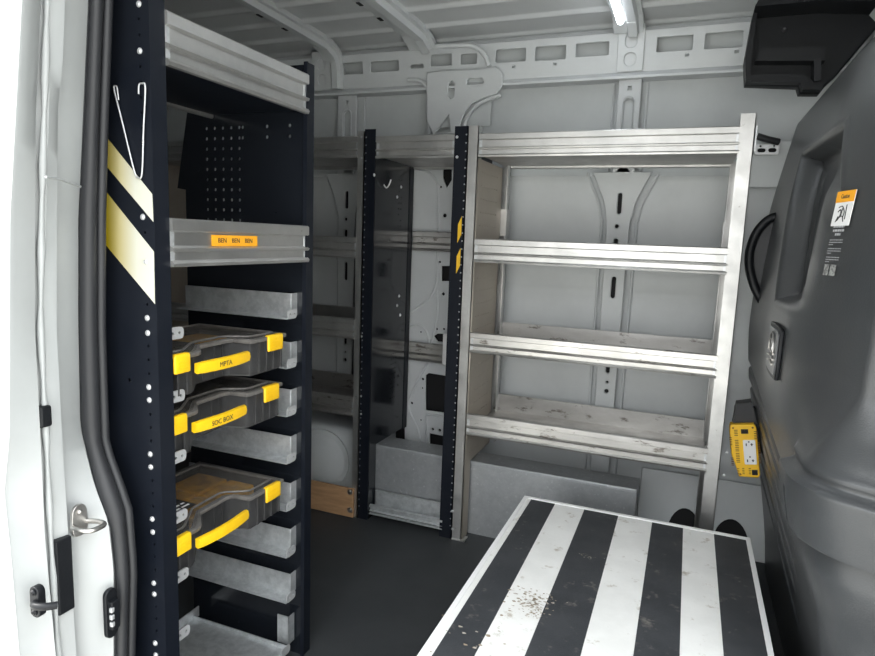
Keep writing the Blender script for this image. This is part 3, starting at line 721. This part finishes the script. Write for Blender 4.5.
# stripes, edges read off the far side
su = [(531, 500, 555, 504), (584, 510.5, 618, 517), (652, 523, 683, 529.5), (714, 536, 751.5, 543.5)]
for u0, v0, u1, v1 in su:
    p = W(u0, v0, z=ZT); q = W(u1, v1, z=ZT)
    plate('grip_stripe', rect(p.x, min(q.x, XR-.012), YN+.02, YF-.018), [], frame((0, 0, ZT+.0006), (1, 0, 0), (0, 1, 0)), .0012, M_grip, tb)
bm = bmesh.new()
for x0, x1, y0, y1 in ((XL, XL+.012, YN, YF), (XR-.012, XR, YN, YF), (XL+.012, XR-.012, YF-.014, YF)): box(bm, x0, x1, y0, y1, ZT, ZT+.003, bev=.001)
obj('edge_trim', bm, M_wht, tb)
def stain(u, v, r, n, m, sx=1., sy=1.):
    p = W(u, v, z=ZT); bm = bmesh.new()
    for k in range(n):
        x = p.x+random.gauss(0, r)*sx; y = p.y+random.gauss(0, r)*sy; q = random.uniform(.001, .005)*min(1, r*30)
        m_ = 6; a0 = random.random()*6
        vs = [bm.verts.new((x+q*random.uniform(.5, 1)*math.cos(a0+2*math.pi*i/m_)*1.6, y+q*random.uniform(.4, 1)*math.sin(a0+2*math.pi*i/m_), ZT+.0014)) for i in range(m_)]
        bm.faces.new(vs)
    return obj('dirt_mark', bm, m, tb, kind='stuff')
stain(531, 602, .026, 130, M_mud); stain(535, 612, .014, 60, M_mud); stain(588, 557, .012, 30, M_mud, 1.6, .6); stain(706, 585, .006, 14, M_rust, 2, .8); stain(712, 588, .003, 8, M_rust)
stain(480, 640, .05, 20, M_mud); stain(733, 634, .0015, 2, M_wht); stain(755, 631, .001, 1, M_wht)

# ------------------------------------------------------------------ bulkhead partition
BK = thing('bulkhead_partition', 'moulded dark grey plastic bulkhead on the right with recess and stickers', 'partition', (.33, 1.7, 0))
PZ = [(0, .330), (.12, .318), (.25, .297), (.40, .270), (.52, .246), (.66, .215), (.82, .200), (1.0, .205), (1.195, .222), (1.35, .250), (1.5, .280), (1.7, .32)]
def xprof(z):
    for (z0, x0), (z1, x1) in zip(PZ, PZ[1:]):
        if z <= z1:
            t = (z-z0)/(z1-z0); return x0+(x1-x0)*t
    return .32
def xs_(z): return (xprof(z-.05)+xprof(z)*2+xprof(z+.05))/4 if z > .05 else xprof(z)
def sst(a, b, x):
    t = max(0, min(1, (x-a)/(b-a))); return t*t*(3-2*t)
REC = [(1.22, .965), (1.72, .965), (1.88, 1.325), (1.43, 1.318)]     # (Y, z) of the big recess, counter-clockwise
def sdp(poly, y, z):
    m = -9
    for i in range(len(poly)):
        a = poly[i]; b = poly[(i+1) % len(poly)]; dx, dz = b[0]-a[0], b[1]-a[1]; L = math.hypot(dx, dz)
        m = max(m, ((y-a[0])*dz-(z-a[1])*dx)/L)
    return m
ARC0, RA = 1.20, .11; ANG = math.radians(62)
def plan(s):
    """s measured from Y=2.42 towards -Y. returns pos offset from profile, normal (toward cargo)"""
    L1 = 2.42-ARC0
    if s < L1: return 0., 2.42-s, Vector((-1, 0, 0))
    th = min((s-L1)/RA, ANG)
    x = RA*(1-math.cos(th)); yv = ARC0-RA*math.sin(th); n = Vector((-math.cos(th), -math.sin(th), 0))
    if (s-L1)/RA > ANG:
        e = s-L1-RA*ANG; x += e*math.sin(ANG); yv -= e*math.cos(ANG)
    return x, yv, n
def bulge(s, z):
    x, yv, n = plan(s); d = 0.
    sd_ = sdp(REC, yv, z)
    kd = max(sst(1.36, 1.68, yv), .9*sst(1.12, 1.30, z)); d -= .050*kd*sst(.004, -.022, sd_)
    if sd_ < -.03: d -= .006*kd*sst(-.03, -.05, sd_)
    # raised rim round the recess
    d += .003*kd*math.exp(-((sd_-.010)/.006)**2)
    d -= .75*max(0, 1.52-max(yv, 1.2))**2*sst(.70, .86, z)
    # step ledge at the foot of the recess
    # horizontal grooves, fading out towards the near corner
    for zc, wd, dp, y1 in ((.705, .010, .010, 1.32), (.640, .012, .012, 1.30), (.560, .010, .009, 1.40), (.485, .009, .009, 1.45), (.42, .010, .010, 1.5), (.34, .010, .009, 1.5)):
        zz = zc - .10*sst(2.3, 1.3, yv)*1.0
        d -= 1.6*dp*math.exp(-((z-zz)/wd)**4)*sst(y1, y1+.08, yv)
    # belt wrapping the near corner
    k = sst(1.285, 1.275, yv)
    d += .026*k*sst(.595, .605, z)*sst(.712, .700, z)
    d += .010*sst(1.30, 1.26, yv)*sst(.60, .55, z)*sst(.45, .55, z)
    d += .006*k*math.exp(-((z-.725)/.008)**2)
    d -= .016*math.exp(-((yv-1.215)/.006)**4)*sst(.595, .603, z)*sst(.672, .664, z)
    # dished field above the belt
    d -= .012*sst(1.22, 1.10, yv)*sst(.73, .79, z)
    # far edge rolls back
    d -= .03*sst(2.28, 2.42, yv)
    return x, yv, n, d
bm = bmesh.new(); NS, NZ = 330, 340; S1 = 1.95
ZT0 = 1.50
V = []
for i in range(NS+1):
    s = S1*i/NS; col = []
    for j in range(NZ+1):
        z = ZT0*j/NZ; x, yv, n, d = bulge(s, z); p = Vector((xs_(z)+x, yv, z))+n*d
        if z > ZT0-.03: p.x += ((z-(ZT0-.03))/.03)**2*.022
        col.append(bm.verts.new(p))
    V.append(col)
for i in range(NS):
    for j in range(NZ): bm.faces.new((V[i][j], V[i+1][j], V[i+1][j+1], V[i][j+1]))
pan = obj('panel', bm, M_plas, BK, smooth=60)
md = pan.modifiers.new('s', 'SOLIDIFY'); md.thickness = .012; md.offset = 1 if False else -1
# grab handle at the far edge
hp = [W(u, v, y=2.10) for u, v in ((779, 216), (768, 220), (757, 232), (750, 250), (749.5, 268), (755, 288), (764, 304), (768, 308))]
bm = bmesh.new(); tube(bm, smooth_path(hp, 6), .013, 10); obj('grab_handle', bm, M_plasb, BK, smooth=60)
bm = bmesh.new(); prism(bm, [tuple(p) for p in smooth_path(hp, 4)]+[(.262, 2.10, .95), (.262, 2.10, 1.16)], (0, .010, 0), (0, .016, 0)); obj('handle_recess', bm, M_rub, BK)
# surface frames on the panel
def spt(a, z):
    x, yv, n, d = bulge(a, z); return Vector((xs_(z)+x, yv, z))+n*d
def pix(p):
    q = p-CAM; f = q.dot(FWD); return (437.5+FPX*q.dot(RT)/f, 328+FPX*q.dot(DN)/f)
def on_panel(u, v, off=.002, h=.02):
    """frame lying on the bulkhead where the photo shows a mark"""
    best = None
    for i in range(0, 240):
        a = .05+i*.006
        for j in range(0, 90):
            z = .6+j*.01; q = pix(spt(a, z)); e = (q[0]-u)**2+(q[1]-v)**2
            if best is None or e < best[0]: best = (e, a, z)
    _, a, z = best; p = spt(a, z)
    U = (spt(a+h, z)-spt(a-h, z)).normalized(); V_ = (spt(a, z+h)-spt(a, z-h)); V_ = (V_-U*V_.dot(U)).normalized(); n = U.cross(V_)
    return frame(p+n*off, U, V_), p
# warning sticker (orange head, white field, figure)
fr, p = on_panel(846, 211, .003)
wS, hS = .062, .062
print('sticker at', p)
st = plate('sticker', rect(-wS/2, wS/2, -hS/2, hS/2), [], fr, .001, M_wht, BK, label='white sticker with orange header')
plate('header', rect(-wS/2, wS/2, hS/2-.020, hS/2), [], fr @ Matrix.Translation((0, 0, .0009)), .0006, M_ora, st)
text('Caution', .011, fr @ Matrix.Translation((0, hS/2-.010, .0014)), M_ink, st, squeeze=.8)
bm = bmesh.new()
for pts in (((-.014, .006), (-.004, .008), (.002, .004), (.008, -.004), (.006, -.014)), ((-.014, -.002), (-.006, .002), (-.004, -.008), (-.012, -.018)), ((.012, .010), (.014, -.016)), ((-.006, -.012), (.004, -.010), (.010, -.020)), ((-.016, -.020), (-.010, -.010)), ((0, .004), (-.002, -.010))):
    tube(bm, smooth_path([fr @ Vector((a, b_-.004, .0010)) for a, b_ in pts], 3), .0009, 5)
obj('figure', bm, M_ink, st)
# printed small text under the sticker
fr2, p = on_panel(838, 243, .0022)
bm = bmesh.new()
def ln(x0, x1, y, h): 
    vs = [bm.verts.new(fr2 @ Vector(q)) for q in ((x0, y-h/2, .001), (x1, y-h/2, .001), (x1, y+h/2, .001), (x0, y+h/2, .001))]; bm.faces.new(vs)
for i, (a, b_) in enumerate(((-.018, .018), (-.017, .019), (-.008, .010))):
    x = a
    while x < b_:
        q = random.uniform(.003, .008); ln(x, min(b_, x+q), .028-i*.007, .004); x += q+.0012
for i in range(9):
    a = -.022; b_ = .022 if i % 3 != 2 else -.008; x = a
    while x < b_:
        q = random.uniform(.002, .005); ln(x, min(b_, x+q), .004-i*.0042-(i//3)*.003, .0014); x += q+.001
obj('printed_text', bm, mat('grey_print', (.42, .43, .44), .6), BK)
fr2, p = on_panel(831, 270, .002)
bm = bmesh.new()
for a, b_ in ((-.020, -.004), (.0, .020)):
    vs = [bm.verts.new(fr2 @ Vector(q)) for q in ((a, -.010, .001), (b_, -.010, .001), (b_, .010, .001), (a, .010, .001))]; bm.faces.new(vs)
obj('foil_tag', bm, mat('foil', (.42, .44, .42), .3, .3, col2=(.2, .2, .2), scale=160, nlo=.45, nhi=.55), BK)
# badge
fr, p = on_panel(777, 349, .004)
print('badge', p)
bd = plate('badge', cpoly([(-.075, .055), (.075, .055), (.085, .03), (.085, -.045), (.06, -.06), (-.07, -.06), (-.085, -.04), (-.085, .04)], 3), [], fr, .008, M_plasb, BK, bev=.002)
plate('badge_face', cpoly([(-.066, .046), (.066, .046), (.074, .026), (.074, -.038), (.052, -.050), (-.060, -.050), (-.074, -.034), (-.074, .034)], 3), [], fr @ Matrix.Translation((0, 0, .005)), .003, mat('badge_grey', (.10, .105, .11), .35), bd, bev=.001)
bm = bmesh.new()
tube(bm, smooth_path([fr @ Vector((.035*math.cos(t), .002+.036*math.sin(t), .008)) for t in [math.radians(a) for a in range(-10, 191, 20)]], 2), .0028, 6)
for y0, w0 in ((-.006, .044), (-.018, .048), (-.030, .040)):
    tube(bm, [fr @ Vector((-w0, y0, .008)), fr @ Vector((-w0*.1, y0+.004, .008)), fr @ Vector((w0, y0, .008))], .0026, 6)
tube(bm, smooth_path([fr @ Vector(q) for q in ((-.02, .0, .008), (-.005, .022, .008), (.012, .012, .008), (.018, -.002, .008))], 3), .0026, 6)
obj('emblem', bm, M_steel, bd, smooth=60)

# ------------------------------------------------------------------ overhead black moulding
oh = thing('overhead_moulding', 'black plastic overhead tray moulding near the roof above the bulkhead', 'overhead tray', (.25, 2.1, 1.55))
def P2(u, v, y): return tuple(W(u, v, y=y))
Yo = 2.15
outl = [(745, 84), (744, 62), (752, 18), (757, 9), (815, 4), (862, 6), (880, 24), (838, 74), (826, 85), (820, 93), (800, 93), (798, 86)]
fo = [w2(u, v, Yo) for u, v in outl]
plate('back_shell', fo, [], FY(Yo+.03), .05, M_plasb, oh, bev=.006)
# side cheeks and lid give it depth
bm = bmesh.new()
prism(bm, [P2(u, v, Yo) for u, v in ((752, 18), (757, 9), (815, 4), (862, 6), (870, 14), (815, 13), (758, 18))], (0, -.10, 0), (0, .03, 0))
obj('top_lip', bm, M_plasb, oh)
bm = bmesh.new(); prism(bm, [P2(u, v, Yo) for u, v in ((745, 84), (744, 62), (752, 18), (756, 18), (750, 62), (750, 84))], (0, -.04, 0), (0, .03, 0)); obj('side_cheek', bm, M_plasb, oh)
bm = bmesh.new(); prism(bm, [P2(u, v, Yo) for u, v in ((754, 65), (760, 53), (822, 50), (822, 65))], (0, -.045, 0), (0, .01, 0)); obj('tray_step', bm, mat('black_satin', (.010, .011, .013), .5, spec=.3), oh)
bm = bmesh.new(); prism(bm, [P2(u, v, Yo) for u, v in ((811, 64), (818, 63), (818, 84), (811, 85))], (0, -.05, 0), (0, .01, 0)); obj('clip', bm, mat('black_satin2', (.016, .017, .02), .45, spec=.3), oh)
bm = bmesh.new(); prism(bm, [P2(u, v, Yo) for u, v in ((746, 84), (746, 78), (800, 76), (812, 84), (822, 84), (820, 92), (801, 92), (799, 85))], (0, -.03, 0), (0, .01, 0)); obj('bottom_lip', bm, M_plasb, oh)
bm = bmesh.new(); cyl(bm, W(784, 30, y=Yo), (0, -1, 0), .007, .012, 12, .004); obj('peg', bm, mat('peg_grey', (.06, .06, .065), .4), oh, smooth=40)

# ------------------------------------------------------------------ strap bracket beside the right post
p = W(767, 151, y=2.36)
t = thing('wall_bracket', 'small slotted metal bracket with black strap right of the aluminium rack', 'bracket', (p.x, 2.39, p.z-.03))
fr = FY(2.372)
q0 = w2(759, 153, 2.372); q1 = w2(775, 146, 2.372)
cx, cz = (q0[0]+q1[0])/2, (q0[1]+q1[1])/2
plate('slotted_plate', rect(cx-.036, cx+.036, cz-.017, cz+.017, .006), [rect(cx-.028, cx-.004, cz-.009, cz+.004, .006), rect(cx+.004, cx+.028, cz-.009, cz+.004, .006), circ(cx-.02, cz+.011, .003), circ(cx+.02, cz+.011, .003)], fr, .006, M_zinc, t, bev=.001)
mbox('backing', (cx-.034, cx+.034, 2.378, 2.382, cz-.015, cz+.015), M_dark, t)
bm = bmesh.new(); tube(bm, [W(757, 136, y=2.35), W(768, 139.5, y=2.35), W(779, 142, y=2.36)], .011, 8); obj('strap', bm, M_rub, t, smooth=60)
# flat rail that carries it
mbox('trim_51', (.145, .45, 2.385, 2.40, 1.29, 1.44), M_grey, bev=.003, kind='structure')

# ------------------------------------------------------------------ yellow outlet box
Yb = 2.06
cs = [W(u, v, y=Yb) for u, v in ((729.5, 424), (757, 423.5), (759.5, 480), (733, 477))]
uu = (cs[1]-cs[0]).normalized(); ctr = (cs[0]+cs[1]+cs[2]+cs[3])/4
wd, hh = (cs[1]-cs[0]).length*.98, (cs[0]-cs[3]).length
pb = thing('power_outlet_box', 'yellow jobsite power box with white double outlet beside the bulkhead', 'power outlet box', (ctr.x, Yb, ctr.z-hh/2))
upv = ((cs[0]-cs[3])+(cs[1]-cs[2])).normalized()
fr = frame(ctr, uu, upv); fr = frame(ctr, uu, (upv-uu*upv.dot(uu)))
body = [(-wd/2+.004, hh/2), (wd/2-.006, hh/2), (wd/2, hh/2-.01), (wd/2, -hh/2+.008), (wd/2-.006, -hh/2), (-wd/2+.016, -hh/2+.004), (-wd/2+.006, -hh/2+.05), (-wd/2, -hh/2+.07), (-wd/2, hh/2-.012)]
plate('body', body, [], fr @ Matrix.Translation((0, 0, -.018)), .04, M_yel2, pb, bev=.003)
pl_ = plate('outlet', rect(-.003, .031, -.040, .036, .003), [], fr @ Matrix.Translation((0, 0, .003)), .006, M_wht, pb, bev=.001)
bm = bmesh.new()
def fb(x0, x1, y0, y1, z0, z1): box(bm, x0, x1, y0, y1, z0, z1, mtx=fr)
for yy in (.022, -.028):
    fb(.004, .007, yy-.004, yy+.004, .006, .0066); fb(.019, .022, yy-.004, yy+.004, .006, .0066); fb(.017, .024, yy+.0, yy+.002, .006, .0066)
    fb(.011, .015, yy+.007 if yy > 0 else yy+.010, yy+.011 if yy > 0 else yy+.014, .006, .0066)
obj('socket_slot', bm, M_ink, pl_)
bm = bmesh.new(); box(bm, -.006, .014, hh/2-.028, hh/2-.014, .001, .006, bev=.0015, mtx=None); bm.transform(fr); obj('switch', bm, M_plasb, pb)
bm = bmesh.new(); box(bm, wd/2-.022, wd/2-.006, -hh/2+.010, -hh/2+.026, .001, .004, mtx=None); bm.transform(fr); obj('breaker', bm, M_plasb, pb)
bm = bmesh.new()
for x, y, w0, n_, in ((-.036, .034, .007, 5), (-.036, -.03, .007, 5), (.034, .052, .010, 5), (-.020, .020, .010, 7), (-.020, -.018, .010, 6), (.040, .012, .006, 7), (.040, -.020, .006, 6), (-.022, -.060, .006, 4), (-.008, -.060, .006, 4), (.010, -.060, .006, 4), (-.02, .060, .01, 4)):
    for k in range(n_):
        yv = y+.0055*(k-n_/2); box(bm, x-w0/2, x+w0/2, yv, yv+.0022, .002, .0026)
for x, y in ((-wd/2+.010, hh/2-.010), (wd/2-.010, hh/2-.010), (-wd/2+.020, -hh/2+.012)):
    cyl(bm, (x, y, .002), (0, 0, 1), .003, .001, 8)
bm.transform(fr); obj('marking', bm, mat('brown_ink', (.16, .07, .01), .6), pb, kind='stuff')
bm = bmesh.new(); box(bm, ctr.x-.035, ctr.x+.05, Yb+.045, Yb+.09, ctr.z-.02, ctr.z+.125, bev=.006); obj('mount', bm, M_plasb, pb)
bm = bmesh.new(); prism(bm, [tuple(W(u, v, y=Yb+.02)) for u, v in ((737, 404), (752, 402), (757, 424), (733, 424))], (0, 0, 0), (0, .05, 0)); obj('hanger', bm, M_rub, pb)

# ------------------------------------------------------------------ roof LED strip
a = W(612, -12, z=1.832); b_ = W(621, 22, z=1.828)
lt = thing('strip_light', 'white LED strip light on the roof bow', 'ceiling light', ((a.x+b_.x)/2, (a.y+b_.y)/2, 1.83))
bm = bmesh.new(); tube(bm, [(a.x, a.y-.6, 1.826), (a.x, a.y, 1.826), (b_.x, b_.y-.012, 1.826)], .011, 12); obj('diffuser', bm, M_led, lt, smooth=60)
bm = bmesh.new(); box(bm, a.x-.018, a.x+.018, a.y-.62, b_.y, 1.828, 1.836, bev=.002); obj('housing', bm, M_greyl, lt)
